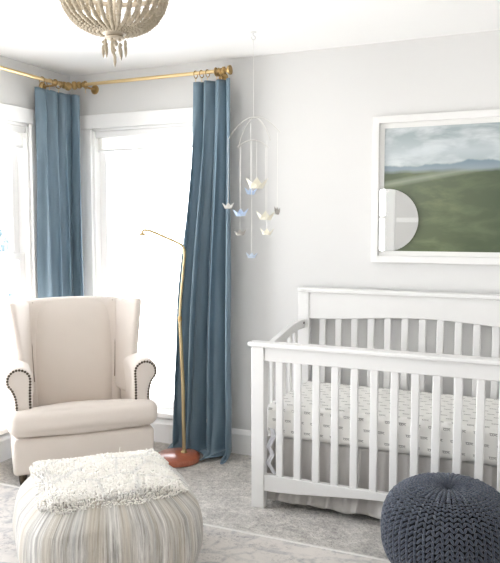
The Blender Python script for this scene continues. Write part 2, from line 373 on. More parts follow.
def window(name, axis, wallpos, inward, w, shade_drop, meet=True, muntin=False):
    """axis: wall runs along x or y; inward = +1/-1 direction of the room from the wall plane"""
    a0, a1, z0, z1 = w; r = sempty(name); C = .09
    def B(pn, u0, u1, d0, d1, q0, q1, m='trim', bev=.003):
        d0, d1 = wallpos + inward * d0, wallpos + inward * d1; d0, d1 = min(d0, d1), max(d0, d1)
        if axis == 'x': return ((u0, d0, q0), (u1, d1, q1))
        return ((d0, u0, q0), (d1, u1, q1))
    mb = MB()
    for a in ((a0 - C, a0, 0, .022, z0 + .004, z1 + .002), (a1, a1 + C, 0, .022, z0 + .004, z1 + .002), (a0 - C, a1 + C, 0, .024, z1 + .002, z1 + C)): mb.box(*B('', *a))
    mb.build('window_casing', M['trim'], r, bevel=.003)
    mb = MB(); mb.box(*B('', a0 - C - .02, a1 + C + .02, -.02, .045, z0 - .025, z0 + .004)); (mb.box(*B('', a0 - C, a1 + C, 0, .018, z0 - .11, z0 - .025)) if z0 > .4 else None); mb.build('window_sill', M['trim'], r, bevel=.004)
    mb = MB()   # jamb lining
    for a in ((a0, a0 + .015, -T, 0, z0, z1), (a1 - .015, a1, -T, 0, z0, z1), (a0, a1, -T, 0, z1 - .015, z1), (a0, a1, -T, -.019, z0 - .01, z0 + .01)): mb.box(*B('', *a))
    mb.build('jamb', M['trim'], r, bevel=.001)
    zm = (z0 + z1) / 2 + .1; sw = .05
    def sash(q0, q1, d0):
        mb = MB()
        for a in ((a0 + .015, a0 + .015 + sw, d0, d0 + .035, q0, q1), (a1 - .015 - sw, a1 - .015, d0, d0 + .035, q0, q1),
                  (a0 + .015 + sw, a1 - .015 - sw, d0, d0 + .035, q0, q0 + sw), (a0 + .015 + sw, a1 - .015 - sw, d0, d0 + .035, q1 - sw * .8, q1)): mb.box(*B('', *a))
        if muntin:
            um = (a0 + a1) / 2; mb.box(*B('', um - .012, um + .012, d0 + .008, d0 + .027, q0 + sw, q1 - sw * .8))
        o = mb.build('sash', M['trim'], r, bevel=.002)
        MB().box(*B('', a0 + .015 + sw, a1 - .015 - sw, d0 + .015, d0 + .019, q0 + sw, q1 - sw * .8)).build('pane', M['glass'], o, smooth=False)
    if meet: sash(z0 + .01, zm + .02, -.075); sash(zm - .02, z1 - .015, -.115)
    else: sash(z0 + .01, z1 - .015, -.09)
    if shade_drop:
        mb = MB(); mb.box(*B('', a0 + .02, a1 - .02, -.032, -.0305, z1 - shade_drop, z1 - .05))
        o = mb.build('roller_shade', M['shade'], r, smooth=False)
        mb = MB(); mb.box(*B('', a0 + .02, a1 - .02, -.05, -.008, z1 - .055, z1 - .016)); mb.build('shade_cassette', M['trim'], r, bevel=.003)
        mb = MB(); mb.box(*B('', a0 + .02, a1 - .02, -.037, -.027, z1 - shade_drop - .015, z1 - shade_drop)); mb.build('hem_bar', M['trim'], o, bevel=.002)
    return r
window('window_1', 'x', YB, -1, WB, .13, False)
window('window_2', 'y', XL, 1, WL, .13)
window('rear_fill_window', 'x', YR, 1, WR1, 0, True, True)
window('left_fill_window', 'y', XL, 1, WL2, .13)
window('right_fill_window', 'y', XR, -1, WRT, 0, False, True)

# ------------------------------------------------------------------ garden tree outside the left window
tree = thing('garden_tree', 'pale leafy tree outside the left window', 'tree', (-6.9, 6.5, -3.15))
MB().tube([(0, 0, 0), (.05, .02, 1.4), (0, .1, 2.6), (.1, 0, 4.1)], [.14, .11, .08, .04], 10).build('trunk', M['bark'], tree)
mb = MB()
for i in range(2600):
    a = random.uniform(0, 2 * pi); ph = math.acos(random.uniform(-1, 1)); rr = .62 + .38 * random.random()
    p = Vector((sin(ph) * cos(a) * 1.15, sin(ph) * sin(a) * 1.15, cos(ph) * 1.25)) * rr * .66 * (1 + .25 * NO(Vector((a, ph * 2, 1)))) + Vector((0, 0, 3.95))
    q = Matrix.Rotation(random.uniform(0, 6), 4, 'Z') @ Matrix.Rotation(random.uniform(-1.2, 1.2), 4, 'X'); s1 = random.uniform(.05, .1)
    mb.add([(0, -s1, 0), (s1 * .5, 0, .01), (0, s1 * 1.2, 0), (-s1 * .5, 0, .01)], [(0, 1, 2, 3)], Matrix.Translation(p) @ q)
mb.build('foliage', M['leaf'], tree, smooth=False, fixn=False)

# ------------------------------------------------------------------ rug
RX0, RX1, RY0, RY1 = -2.98, 1.1, .45, 2.80
rug = thing('area_rug', 'faded pale grey area rug with blue-grey tracery under the two poufs', 'rug', (0, 0, 0))
mb = MB(); mb.grid(lambda u, v: (RX0 + (RX1 - RX0) * u, RY0 + (RY1 - RY0) * v, .009 + .0012 * NO(Vector((u * 30, v * 20, 0)))), 80, 60)
mb.box((RX0, RY0, .0005), (RX1, RY1, .0065)); mb.build('rug_field', M['rug'], rug, fixn=False)
mb = MB(); e = .012
for a, b in (((RX0 - e, RY1 - .004), (RX1 + e, RY1 + e)), ((RX0 - e, RY0 - e), (RX1 + e, RY0 + .004)), ((RX0 - e, RY0), (RX0 + .004, RY1)), ((RX1 - .004, RY0), (RX1 + e, RY1))):
    mb.box((*a, .0005), (*b, .0125))
mb.build('binding', M['rugedge'], rug, bevel=.004)

# ------------------------------------------------------------------ crib
CX0, CX1, CY0, CY1 = -1.394, .01, 3.10, 3.797
crib = thing('crib', 'white slatted wooden crib with a tall panelled back', 'crib', (0, 0, 0))
P = .068; PT = .045
cm = M['crib']
def slat(x0, x1, y0, y1, z0, z1): box('slat', (x0, y0, z0), (x1, y1, z1), cm, crib, .005)
for x in (CX0, CX1 - P):
    box('post', (x, CY0, 0), (x + P, CY0 + PT, .815), cm, crib, .005)
    box('post', (x, CY1 - PT, 0), (x + P, CY1, 1.026), cm, crib, .005)
box('top_cap', (CX0 - .014, CY0 - .014, .813), (CX1 + .014, CY0 + PT + .014, .834), cm, crib, .005)
box('top_cap', (CX0 + .002, CY1 - PT - .014, 1.025), (CX1 + .014, CY1 + .003, 1.050), cm, crib, .006)
box('top_rail', (CX0 + P - .002, CY0 + .008, .742), (CX1 - P + .002, CY0 + PT - .006, .815), cm, crib, .003)
def arch_panel(name, y0, y1, zt, zb, rise, ends):
    """board whose lower edge arches up in the middle"""
    xs = [CX0 + P - .002 + (CX1 - CX0 - 2 * P + .004) * i / 40 for i in range(41)]
    low = []
    for x in xs:
        t = (x - xs[0]) / (xs[-1] - xs[0]); low.append((x, zb + rise * smooth01(min(t, 1 - t) / ends)))
    MB().prism(low + [(xs[-1], zt), (xs[0], zt)], y0, y1).build(name, cm, crib, bevel=.003)
arch_panel('lower_rail', CY0 + .008, CY0 + PT - .006, .172, .090, .044, .5)
arch_panel('back_panel', CY1 - PT + .008, CY1 - .008, 1.027, .872, .032, .5)
box('back_lower_rail', (CX0 + P, CY1 - PT + .008, .09), (CX1 - P, CY1 - .008, .17), cm, crib, .003)
k = 0; x = -1.25
while x < CX1 - P - .03:
    slat(x - .0185, x + .0185, CY0 + .014, CY0 + .030, .165, .75)
    slat(x - .0185, x + .0185, CY1 - .030, CY1 - .014, .165, .905)
    x += .0935
for x0 in (CX0 + .012, CX1 - .012 - .03):
    ys = [CY0 + PT - .002 + (CY1 - CY0 - 2 * PT + .004) * i / 24 for i in range(25)]
    def ztop(y):
        t = (y - ys[0]) / (ys[-1] - ys[0]); return .80 + .068 * smooth01((t - .05) / .85)
    mb = MB(); up = [(y, ztop(y)) for y in ys]; dn = [(y, ztop(y) - .05) for y in reversed(ys)]; ol = up + dn; n = len(ol)
    vs = [(x0, y, z) for y, z in ol] + [(x0 + .03, y, z) for y, z in ol]
    fs = [(i, (i + 1) % n, (i + 1) % n + n, i + n) for i in range(n)]
    for i in range(24):
        a, b, c, d = i, i + 1, n - 2 - i, n - 1 - i; fs += [(a, b, c, d), (d + n, c + n, b + n, a + n)]
    mb.add(vs, fs); mb.build('side_rail', cm, crib, bevel=.004)
    box('side_lower_rail', (x0, ys[0], .10), (x0 + .03, ys[-1], .165), cm, crib, .003)
    for i in range(6):
        y = CY0 + PT + .085 * (i + 1) - .005
        slat(x0 + .008, x0 + .023, y - .0165, y + .0165, .16, ztop(y) - .045)
    MB().lathe([(.0001, -.002), (.007, -.002), (.007, .001), (.0001, .003)], 12, Matrix.Translation((x0 + (.032 if x0 < -1 else -.002), CY1 - PT - .012, ztop(ys[-1]) - .02)) @ Matrix.Rotation(pi / 2 if x0 < -1 else -pi / 2, 4, 'Y')).build('bolt', M['darkmetal'], crib)
box('mattress_support', (CX0 + .08, CY0 + PT + .10, .325), (CX1 - .08, CY1 - PT - .05, .350), cm, crib, .003)

# mattress with printed sheet
MX0, MX1, MY0, MY1, MZ0, MZ1 = CX0 + .052, CX1 - .052, CY0 + PT + .008, CY1 - PT - .008, .352, .520
mb = MB(); mb.rbox((MX1 - MX0, MY1 - MY0, MZ1 - MZ0), .035, 4, 14, (.0, .0, .006), Matrix.Translation(((MX0 + MX1) / 2, (MY0 + MY1) / 2, (MZ0 + MZ1) / 2)))
def muv(co, p):
    n = p.normal
    if abs(n.x) > .8: return (co.y, co.z)
    return (co.x, (co.z - MZ1) if abs(n.y) > .8 else (co.y - MY0 if co.z > .45 else -co.y))
tag(mb.build('crib_mattress', M['sheet'], uvf=muv), 'crib mattress in a white fitted sheet printed with small grey motifs', 'mattress')

# gathered skirt below the mattress
sk = thing('crib_skirt', 'grey gathered linen skirt hanging under the crib mattress', 'crib skirt')
def skirt(u, v, p0, p1, nrm, seed, nf):
    L = p0 + (p1 - p0) * u; t = 1 - v
    A = .012 + .022 * t
    ph = 2 * pi * nf * u + 3.2 * NO(Vector((u * 9, seed, 0))); w = (1 - 2 * abs(sin(ph / 2)) ** .8) * (.7 + .6 * NO(Vector((u * 12, seed, 4)))) + .5 * NO(Vector((u * 40, v * 2, seed)))
    z = .006 + (.345 - .006) * v + (.016 * (w + 1) + .014 * (1 + NO(Vector((u * 14, 3, seed)))) + .002) * (1 - smooth01(v * 3))
    out = A * w + .046 * t ** 5
    return (L.x + nrm.x * out, L.y + nrm.y * out, z)
yF = MY0 + .036
for name, p0, p1, nn, sd, nf in (('front_panel', Vector((MX0, yF)), Vector((MX1, yF)), Vector((0, -1)), 1., 11), ('side_panel', Vector((MX0 + .016, MY1)), Vector((MX0 + .016, MY0 + .03)), Vector((-1, 0)), 3., 6), ('side_panel', Vector((MX1 - .016, MY0 + .03)), Vector((MX1 - .016, MY1)), Vector((1, 0)), 5., 6)):
    mb = MB(); fl = .0 if name == 'front_panel' else 1
    mb.grid(lambda u, v: (lambda q: q if not fl else (q[0], q[1], q[2]))(skirt(u, v, p0, p1, nn, sd, nf)), 260 if nf > 10 else 110, 22); mb.build(name, M['skirtcloth'], sk, solid=.002, fixn=False, edge=3)
mb = MB(); tp = [(-1.300, 3.142, .40), (-1.292, 3.136, .36), (-1.312, 3.133, .31), (-1.296, 3.132, .27), (-1.312, 3.133, .23), (-1.285, 3.134, .175)]
mb.grid(lambda u, v: (lambda f, i: (tp[i][0] * (1 - f) + tp[i + 1][0] * f + (u - .5) * .026, tp[i][1] + .007 * sin(u * 6 + v * 14), tp[i][2] * (1 - f) + tp[i + 1][2] * f))(v * 5 - min(4, int(v * 5)), min(4, int(v * 5))), 6, 40)
mb.build('tie', M['tie'], sk, solid=.001, fixn=False, edge=3)['label'] = 'pale satin tie'

# ------------------------------------------------------------------ framed landscape
FX0, FX1, FZ0, FZ1 = -.982, .16, 1.200, 1.990
art = thing('framed_picture', 'white framed misty green landscape painting on the wall above the crib', 'picture', (0, 0, 0))
fw, fd = .038, .032; yw = YB
def miter(name, m, x0, x1, z0, z1, w, y0, y1, bev):
    vs = []; 
    for (x, z) in ((x0, z0), (x1, z0), (x1, z1), (x0, z1)): vs += [(x, y0, z), (x, y1, z)]
    for (x, z) in ((x0 + w, z0 + w), (x1 - w, z0 + w), (x1 - w, z1 - w), (x0 + w, z1 - w)): vs += [(x, y0, z), (x, y1, z)]
    fs = []
    for i in range(4):
        j = (i + 1) % 4; a, b, c, d = 2 * i, 2 * j, 8 + 2 * j, 8 + 2 * i
        fs += [(a, b, c, d), (a + 1, d + 1, c + 1, b + 1), (a, a + 1, b + 1, b), (d, c, c + 1, d + 1)]
    return MB().add(vs, fs).build(name, m, art, bevel=bev)
miter('outer_frame', M['frame'], FX0, FX1, FZ0, FZ1, fw, yw - fd, yw, .004)
miter('mat_border', M['mat'], FX0 + fw - .002, FX1 - fw + .002, FZ0 + fw - .002, FZ1 - fw + .002, .028, yw - .014, yw - .008, .001)
px0, pz0, px1, pz1 = FX0 + fw + .024, FZ0 + fw + .024, FX1 - fw - .024, FZ1 - fw - .024
MB().box((px0, yw - .009, pz0), (px1, yw - .004, pz1)).build('painting', M['painting'], art, smooth=False, uvf=lambda co, p: (co.x - px0, co.z - pz0))['label'] = 'painted clouds over blue hills and an olive meadow'
# added half-round reflecting piece standing in for a curved reflection-like shape
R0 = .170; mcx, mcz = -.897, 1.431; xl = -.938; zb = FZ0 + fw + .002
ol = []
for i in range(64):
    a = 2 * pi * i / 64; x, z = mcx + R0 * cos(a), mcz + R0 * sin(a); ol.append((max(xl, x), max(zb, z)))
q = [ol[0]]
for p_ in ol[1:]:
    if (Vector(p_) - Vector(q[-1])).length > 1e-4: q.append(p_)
mir = MB().prism(q, yw - .021, yw - .0155).build('reflection_piece', M['reflection_piece'], bevel=.001)
tag(mir, 'added half-round reflecting piece for a reflection-like shape low in the picture frame corner', 'reflection_piece')

# ------------------------------------------------------------------ curtain rods
RZ = 2.300; RYB = 3.723; RXL = -2.935
def finial(mb, p, d):
    q = Vector((0, 0, 1)).rotation_difference(Vector(d)).to_matrix().to_4x4()
    mb.lathe([(.0001, 0), (.016, 0), (.019, .006), (.014, .014), (.014, .028), (.022, .034), (.022, .044), (.012, .050), (.010, .058), (.022, .066), (.027, .074), (.027, .082), (.0001, .084)], 20, Matrix.Translation(p) @ q)
def rod(label, p0, p1, fins, brs):
    r = thing('curtain_rod', label, 'curtain rod')
    MB().tube([p0, p1], .0108, 14).build('pole', M['brass'], r)
    for p, d in fins: mb = MB(); finial(mb, p, d); mb.build('finial', M['bronze'], r)
    for p, wd in brs:
        mb = MB(); p = Vector(p); w = Vector(wd); e = p + w
        mb.tube([p + Vector((0, 0, -.016)), p + w * .35 + Vector((0, 0, -.016)), e + Vector((0, 0, -.016))], .007, 10)
        ux = Vector((-w.y, w.x, 0)).normalized()
        mb.tube([p + Vector((0, 0, .0)) + w.normalized() * .018 * cos(a) + Vector((0, 0, 1)) * .018 * sin(a) for a in [2 * pi * k / 20 for k in range(20)]], .005, 8, closed=True)
        q = Vector((0, 0, 1)).rotation_difference(-w.normalized()).to_matrix().to_4x4()
        mb.lathe([(.0001, 0), (.030, 0), (.030, .004), (.024, .009), (.0001, .009)], 20, Matrix.Translation(e + Vector((0, 0, -.016))) @ q)
        mb.build('bracket', M['bronze'], r)
    return r
rod('brass curtain rod above the wide back window', (-2.845, RYB, RZ), (-1.885, RYB, RZ), [((-1.886, RYB, RZ), (1, 0, 0)), ((-2.844, RYB, RZ), (-1, 0, 0))], [((-1.90, RYB, RZ), (0, YB - RYB, 0)), ((-2.835, RYB, RZ), (0, YB - RYB, 0))])
rod('brass curtain rod on the left wall, running out of view', (RXL, 1.9, RZ - .012), (RXL, 3.60, RZ - .012), [((RXL, 3.598, RZ - .012), (0, 1, 0)), ((RXL, 1.902, RZ - .012), (0, -1, 0))], [((RXL, 3.55, RZ - .012), (XL - RXL, 0, 0)), ((RXL, 1.95, RZ - .012), (XL - RXL, 0, 0))])

def ring(parent, c, along, tilt=0):
    mb = MB(); ax = Vector(along).normalized(); side = Vector((-ax.y, ax.x, 0)); side = (side + ax * tilt).normalized(); R = .021
    cc = Vector(c) + Vector((0, 0, -.0075))
    o = mb.tube([cc + side * R * cos(a) + Vector((0, 0, R)) * sin(a) for a in [2 * pi * k / 24 for k in range(24)]], .0028, 8, closed=True).build('curtain_ring', M['bronze'], parent)
    b = cc + Vector((0, 0, -R))
    MB().tube([b + Vector((0, 0, .003)), b + Vector((0, 0, -.012)), b + side * .004 + Vector((0, 0, -.026))], .002, 6).build('clip', M['brass'], o)

def curtain(label, top, bot, nf, zt, rings, seed, A0=.018, A1=.034, puddle=.06, nu=320, nv=90, tilt=.4):
    c = thing('curtain', label, 'curtain')
    def path(P, s):
        d = [0]
        for a, b in zip(P, P[1:]): d.append(d[-1] + (Vector(b) - Vector(a)).length)
        L = s * d[-1]
        for i in range(len(P) - 1):
            if L <= d[i + 1] + 1e-9:
                f = (L - d[i]) / (d[i + 1] - d[i]); t_ = (Vector(P[i + 1]) - Vector(P[i])).normalized()
                return Vector(P[i]).lerp(Vector(P[i + 1]), f), t_
        return Vector(P[-1]), t_
    def nsm(P, s):
        a, _ = path(P, max(0, s - .09)); b, _ = path(P, min(1, s + .09)); t_ = (b - a).normalized(); p, _ = path(P, s)
        p = (p * 2 + a + b) / 4
        return p, Vector((t_.y, -t_.x))
    def fn(s, v):
        t = 1 - v    # 0 at top
        pt, nt = nsm(top, s); pb, nb = nsm(bot, s); k = smooth01(t * 1.15) * .75 + t * .25
        p = pt.lerp(pb, k); nn = nt.lerp(nb, k).normalized(); tn = Vector((-nn.y, nn.x))
        ph = 2 * pi * nf * s + 1.4 * NO(Vector((s * 4, t * .9, seed))) + .5 * NO(Vector((s * 9, t * 3, seed + 5)))
        A = A0 + (A1 - A0) * smooth01(t * 1.6)
        A *= .8 + .7 * (NO(Vector((s * 6, t * .8, seed + 9))) + .5)
        w = 2.0 * abs(sin(ph / 2)) ** .9 - 1.05 + .22 * sin(ph + 1); w2 = .35 * sin(2 * ph + .8 + 2 * t) * smooth01(t * 3)
        out = A * (w + w2 * .5)
        lat = A * .40 * sin(ph) * smooth01(t * 4)
        z = zt * (1 - t) + .004
        if t < .03: z += .004 * cos(ph)
        # heavy bottom: breaks on the floor
        fl = .945; pd = max(0, (t - fl) / (1 - fl)); pre = smooth01((t - .80) / (fl - .80))
        z = zt * (1 - min(1, t / fl)) ** (1 if t < fl else 1) + .004 if puddle > .03 else z
        k2 = .55 + .9 * NO(Vector((s * 6, 2, seed + 3)))
        out += pre * puddle * .25 * k2 + smooth01(pd) * puddle * (.7 + k2 * .6) + pre * .010 * sin(ph * 1.7 + t * 30)
        lat += pre * .02 * NO(Vector((s * 8, t * 9, seed + 20)))
        z += pre * (.010 + .016 * (1 + sin(ph * 1.3 + 1 + pd * 3))) * (1 - .5 * pd)
        return (p.x + nn.x * out + tn.x * lat, p.y + nn.y * out + tn.y * lat, max(z, .006))
    mb = MB(); mb.grid(fn, nu, nv); mb.build('drape', M['velvet'], c, solid=.004, fixn=False, edge=3)
    for (p, al) in rings: ring(c, p, al, random.uniform(-tilt, tilt))
    return c
curtain('long blue velvet curtain pooling on the carpet right of the back window, beside the lamp',
        [(-2.07, 3.735), (-1.79, 3.725)], [(-2.255, 3.745), (-1.785, 3.72)], 3.6, 2.245,
        [((x, RYB, RZ), (1, 0, 0)) for x in (-2.035, -1.995, -1.955, -1.895, -1.865)], 2.3, .026, .056, .085)
curtain('blue velvet curtain in the room corner behind the armchair',
        [(-2.962, 3.41), (-2.955, 3.66), (-2.895, 3.742)], [(-2.968, 3.40), (-2.955, 3.66), (-2.905, 3.742)], 3.6, 2.235,
        [((RXL, 3.43, RZ - .012), (0, 1, 0)), ((RXL, 3.50, RZ - .012), (0, 1, 0)), ((RXL, 3.585, RZ - .012), (0, 1, 0)), ((-2.835, RYB, RZ), (1, 0, 0))], 7.1, .024, .040, .015)

# ------------------------------------------------------------------ floor lamp
lamp = thing('floor_lamp', 'slim brass gooseneck floor lamp on a round red-brown base', 'floor lamp', (-2.075, 3.545, 0))
MB().lathe([(.0001, .001), (.124, .001), (.132, .006), (.134, .026), (.131, .036), (.122, .041), (.03, .052), (.0001, .052)], 48).build('base', M['wood'], lamp)
MB().lathe([(.0001, .05), (.02, .05), (.02, .056), (.012, .062), (.0095, .075), (.0001, .075)], 20, Matrix.Translation((.032, .020, 0))).build('collar', M['lampbrass'], lamp)
dx = Vector((-.24, -.04)); 
MB().tube([(.044, .035, .055), (.030, .055, .45), (.0, .075, .85)], [.0112, .0108, .0098], 14).build('pole', M['lampbrass'], lamp)
lamp.children[-1].data.transform(Matrix.Translation((-.012, -.015, 0)))
nk = [(.0, .075, .83), (.004, .079, .95), (.016, .095, 1.15), (.022, .10, 1.235), (.012, .098, 1.275), (-.02, .09, 1.300), (-.10, .07, 1.335), (-.17, .052, 1.365), (-.205, .045, 1.374), (-.226, .040, 1.372), (-.234, .038, 1.355)]
def spline(P, n=6):
    P = [Vector(p) for p in P]; out = []
    for i in range(len(P) - 1):
        a, b, c, d = P[max(0, i - 1)], P[i], P[i + 1], P[min(len(P) - 1, i + 2)]
        for k in range(n):
            t = k / n; out.append(.5 * ((2 * b) + (c - a) * t + (2 * a - 5 * b + 4 * c - d) * t * t + (3 * b - a - 3 * c + d) * t ** 3))
    return out + [P[-1]]
MB().tube(spline([(x - .012, y - .015, z) for x, y, z in nk]), .0082, 12).build('neck', M['lampbrass'], lamp)
MB().lathe([(.0095, .83), (.012, .835), (.012, .858), (.0095, .863)], 16, Matrix.Translation((-.012, .060, 0))).build('joint', M['bronze'], lamp)
hp = Matrix.Translation((-.246, .023, 1.355))
MB().lathe([(.0001, .004), (.012, .003), (.022, -.004), (.024, -.012), (.0001, -.012)], 20, hp).build('lamp_cap', M['lampbrass'], lamp)
MB().lathe([(.018, -.010), (.021, -.03), (.023, -.075), (.021, -.076), (.019, -.03), (.016, -.012)], 24, hp).build('lamp_shade', M['glasscup'], lamp)['label'] = 'small frosted glass shade'

# ------------------------------------------------------------------ armchair
ch = thing('armchair', 'cream wingback armchair with rolled arms and dark nailhead trim', 'armchair', (-2.358, 3.05, 0), radians(45))
ln = M['linen']
def TR(x, y, z): return Matrix.Translation((x, y, z))
MB().rbox((.765, .50, .196), .022, 4, 6, (0, .004, 0), TR(0, .275, .160)).build('base', ln, ch)
# T-shaped seat cushion
SC = Matrix.Translation((0, 0, .30)) @ Matrix.Rotation(radians(-11), 4, 'X') @ Matrix.Translation((0, 0, -.30))
mb = MB(); mb.rbox((.81, .20, .134), .05, 5, 8, (.0, .012, .020), SC @ TR(0, .09, .352)); mb.rbox((.50, .42, .130), .045, 5, 8, (0, 0, .02), SC @ TR(0, .29, .348))
mb.build('seat_cushion', ln, ch)
# back: outer shell, inner panel
tilt = Matrix.Rotation(radians(-8), 4, 'X')
def shell(u, v):      # outer back
    z = .10 + .86 * v; w = .285 + .03 * v; x = (u * 2 - 1) * w
    return (x, .515 + .04 * v - .035 * (abs(u * 2 - 1) ** 4), z + .012 * (1 - (u * 2 - 1) ** 2) * v)
mb = MB(); mb.grid(shell, 16, 16); mb.build('back_shell', ln, ch, solid=.07, sub=1, fixn=False, edge=3)
mb = MB()
def inner(u, v, off=0):
    a = u * 2 - 1; z = .27 + .675 * v; w = .245 - .012 * v - .03 * (1 - v) ** 2 + .012 * sin(v * 3)
    b = (1 - a ** 4) * (1 - (2 * v - 1) ** 6)
    return (a * w, .475 + .05 * v - .035 * b, z + .010 * (1 - a * a) * v)
mb.grid(inner, 24, 30); mb.grid(lambda u, v: (inner(1 - u, v)[0], .53 + .02 * v, inner(1 - u, v)[2]), 24, 30)
o = mb.build('back_cushion', ln, ch, fixn=False, edge=3)
# piped seams beside the back cushion
for s in (-1, 1):
    mb = MB(); mb.tube([(s * (abs(inner(0, v / 20)[0]) + .002), inner(0, v / 20)[1] - .012, inner(0, v / 20)[2]) for v in range(6, 21)], .004, 8); mb.build('piping', M['seam'], o)['label'] = 'taupe piped seam'
# wings
for s in (-1, 1):
    def wing(u, v, s=s):
        # u 0 at the front edge, 1 at the back; v 0 bottom, 1 top
        xf = .300 + .075 * v ** 1.1 ; yf = .30 - .05 * (1 - v) + .02 * v; xb = .262 + .012 * v; yb = .495 + .035 * v
        z0 = .40; z1 = .955 + .018 * (1 - u) ** 3
        uu = u; x = xf + (xb - xf) * uu ** .8; y = yf + (yb - yf) * uu; zz = z0 + (z1 - z0) * v
        if v < .35: y += (1 - u) * .05 * (.35 - v)
        return (s * x, y, zz)
    mb = MB(); mb.grid(wing, 8, 14); mb.build('wing', ln, ch, solid=.052, sub=2, fixn=False, edge=3)
# arms
def arm_outline(g=0.):
    # inward offset g; x outward
    ol = [(.272 + g, .075 + g), (.272 + g, .50)]
    cx, cz, r = .343, .572, .074 - g
    for i in range(19):
        a = radians(185 - i * 13.2); ol.append((cx + r * cos(a), cz + r * sin(a)))
    ol += [(.378 - g, .482), (.372 - g, .44), (.371 - g, .30), (.371 - g, .075 + g)]
    return ol
for s in (-1, 1):
    ol = arm_outline(); vs = []; fs = []; ys = [.072, .078, .09, .2, .35, .50]
    n = len(ol); gs = [.012, .004, 0, 0, 0, 0]
    for y, gg in zip(ys, gs):
        O = arm_outline(gg); drop = 0 if y < .3 else 0
        vs += [(s * x, y, z) for x, z in O]
    for j in range(len(ys) - 1):
        for i in range(n): fs.append((j * n + i, j * n + (i + 1) % n, (j + 1) * n + (i + 1) % n, (j + 1) * n + i))
    fs += [tuple(range(n)), tuple(range((len(ys) - 1) * n, len(ys) * n))]
    arm = MB().add(vs, fs).build('arm', ln, ch, edge=.9)
    O = arm_outline(.012); MB().prism([(s * x, z) for x, z in O], .064, .074).build('arm_front', ln, arm, bevel=.003)
    # nails spaced along the outline
    O = arm_outline(.015)[1:-1]; O = [(O[0][0], .36)] + O; O = O[:-1] + [(O[-1][0], .36)]
    mb = MB(); acc = 0; step = .0158
    for (a, b) in zip(O, O[1:]):
        a = Vector(a); b = Vector(b); L = (b - a).length; tpos = (step - acc) if acc > 0 else 0
        while tpos <= L:
            p = a.lerp(b, tpos / L); mb.ball((s * p.x, .063, p.y), .0072, 8, 6, (1, .6, 1)); tpos += step
        acc = (acc + L) % step
    mb.build('nailhead_trim', M['darkmetal'], arm)['label'] = 'dark bronze nailheads'
for sx in (-1, 1):
    for y in (.06, .48): MB().lathe([(.0001, 0), (.014, 0), (.016, .008), (.020, .03), (.022, .066), (.0001, .066)], 14, TR(sx * .335, y, .0)).build('foot', M['darkmetal'], ch)

# ------------------------------------------------------------------ square wool pouf with shag top
pf = thing('pouf', 'large square cream wool pouf with striped sides and a shaggy top', 'pouf', (-1.695, 2.315, .0135), radians(45))
HW, HH = .364, .354
def pouf_pt(a, t):
    """a angle round, t 0 bottom..1 top"""
    e = 5.0 - 1.2 * sin(pi * t); c, s = cos(a), sin(a)
    r = 1 / (abs(c) ** e + abs(s) ** e) ** (1 / e)
    bul = sin(pi * min(1, max(0, t * .96 + .02))) ** .55
    w = HW * (.755 + .245 * bul) - (.03 * max(0, t - .8) / .2 if t > .8 else 0)
    w *= 1 + .018 * NO(Vector((c * 2, s * 2, t * 3))) + .006 * NO(Vector((c * 9, s * 9, t * 4)))
    return Vector((w * r * c, w * r * s, HH * t - .012 * max(0, abs(c * s) * 2 - .5) * t))
NA, NT = 160, 28; vs = []; fs = []
for j in range(NT + 1):
    for i in range(NA): vs.append(pouf_pt(2 * pi * i / NA, j / NT))
for j in range(NT):
    for i in range(NA): fs.append((j * NA + i, j * NA + (i + 1) % NA, (j + 1) * NA + (i + 1) % NA, (j + 1) * NA + i))
fs.append(tuple(range(NA))[::-1])
def top_z(x, y):
    m_ = max(abs(x), abs(y)) / .27; return HH + .012 + .020 * (1 - min(1, m_) ** 2) + .007 * NO(Vector((x * 7, y * 7, 3))) - .02 * max(0, m_ - .85)
rings_ = 8
for k in range(1, rings_ + 1):
    f = 1 - k / rings_
    for i in range(NA):
        p = vs[NT * NA + i]; q = Vector((p.x * f, p.y * f, 0)); q.z = p.z * (f ** 6) + top_z(q.x, q.y) * (1 - f ** 6); vs.append(q)
base_ = NT * NA
for k in range(rings_):
    for i in range(NA): fs.append((base_ + k * NA + i, base_ + k * NA + (i + 1) % NA, base_ + (k + 1) * NA + (i + 1) % NA, base_ + (k + 1) * NA + i))
def puv(co, p):
    a = atan2(co.y, co.x); c = p.center; ac = atan2(c.y, c.x)
    if a - ac > pi: a -= 2 * pi
    if ac - a > pi: a += 2 * pi
    # distance along the perimeter of the square rather than the angle
    k = round(a / (pi / 2)); d = a - k * pi / 2
    return (k * .62 + .31 * math.tan(max(-.785, min(.785, d))), co.z + 3)
MB().add(vs, fs).build('cover', M['wool'], pf, uvf=puv, edge=3)
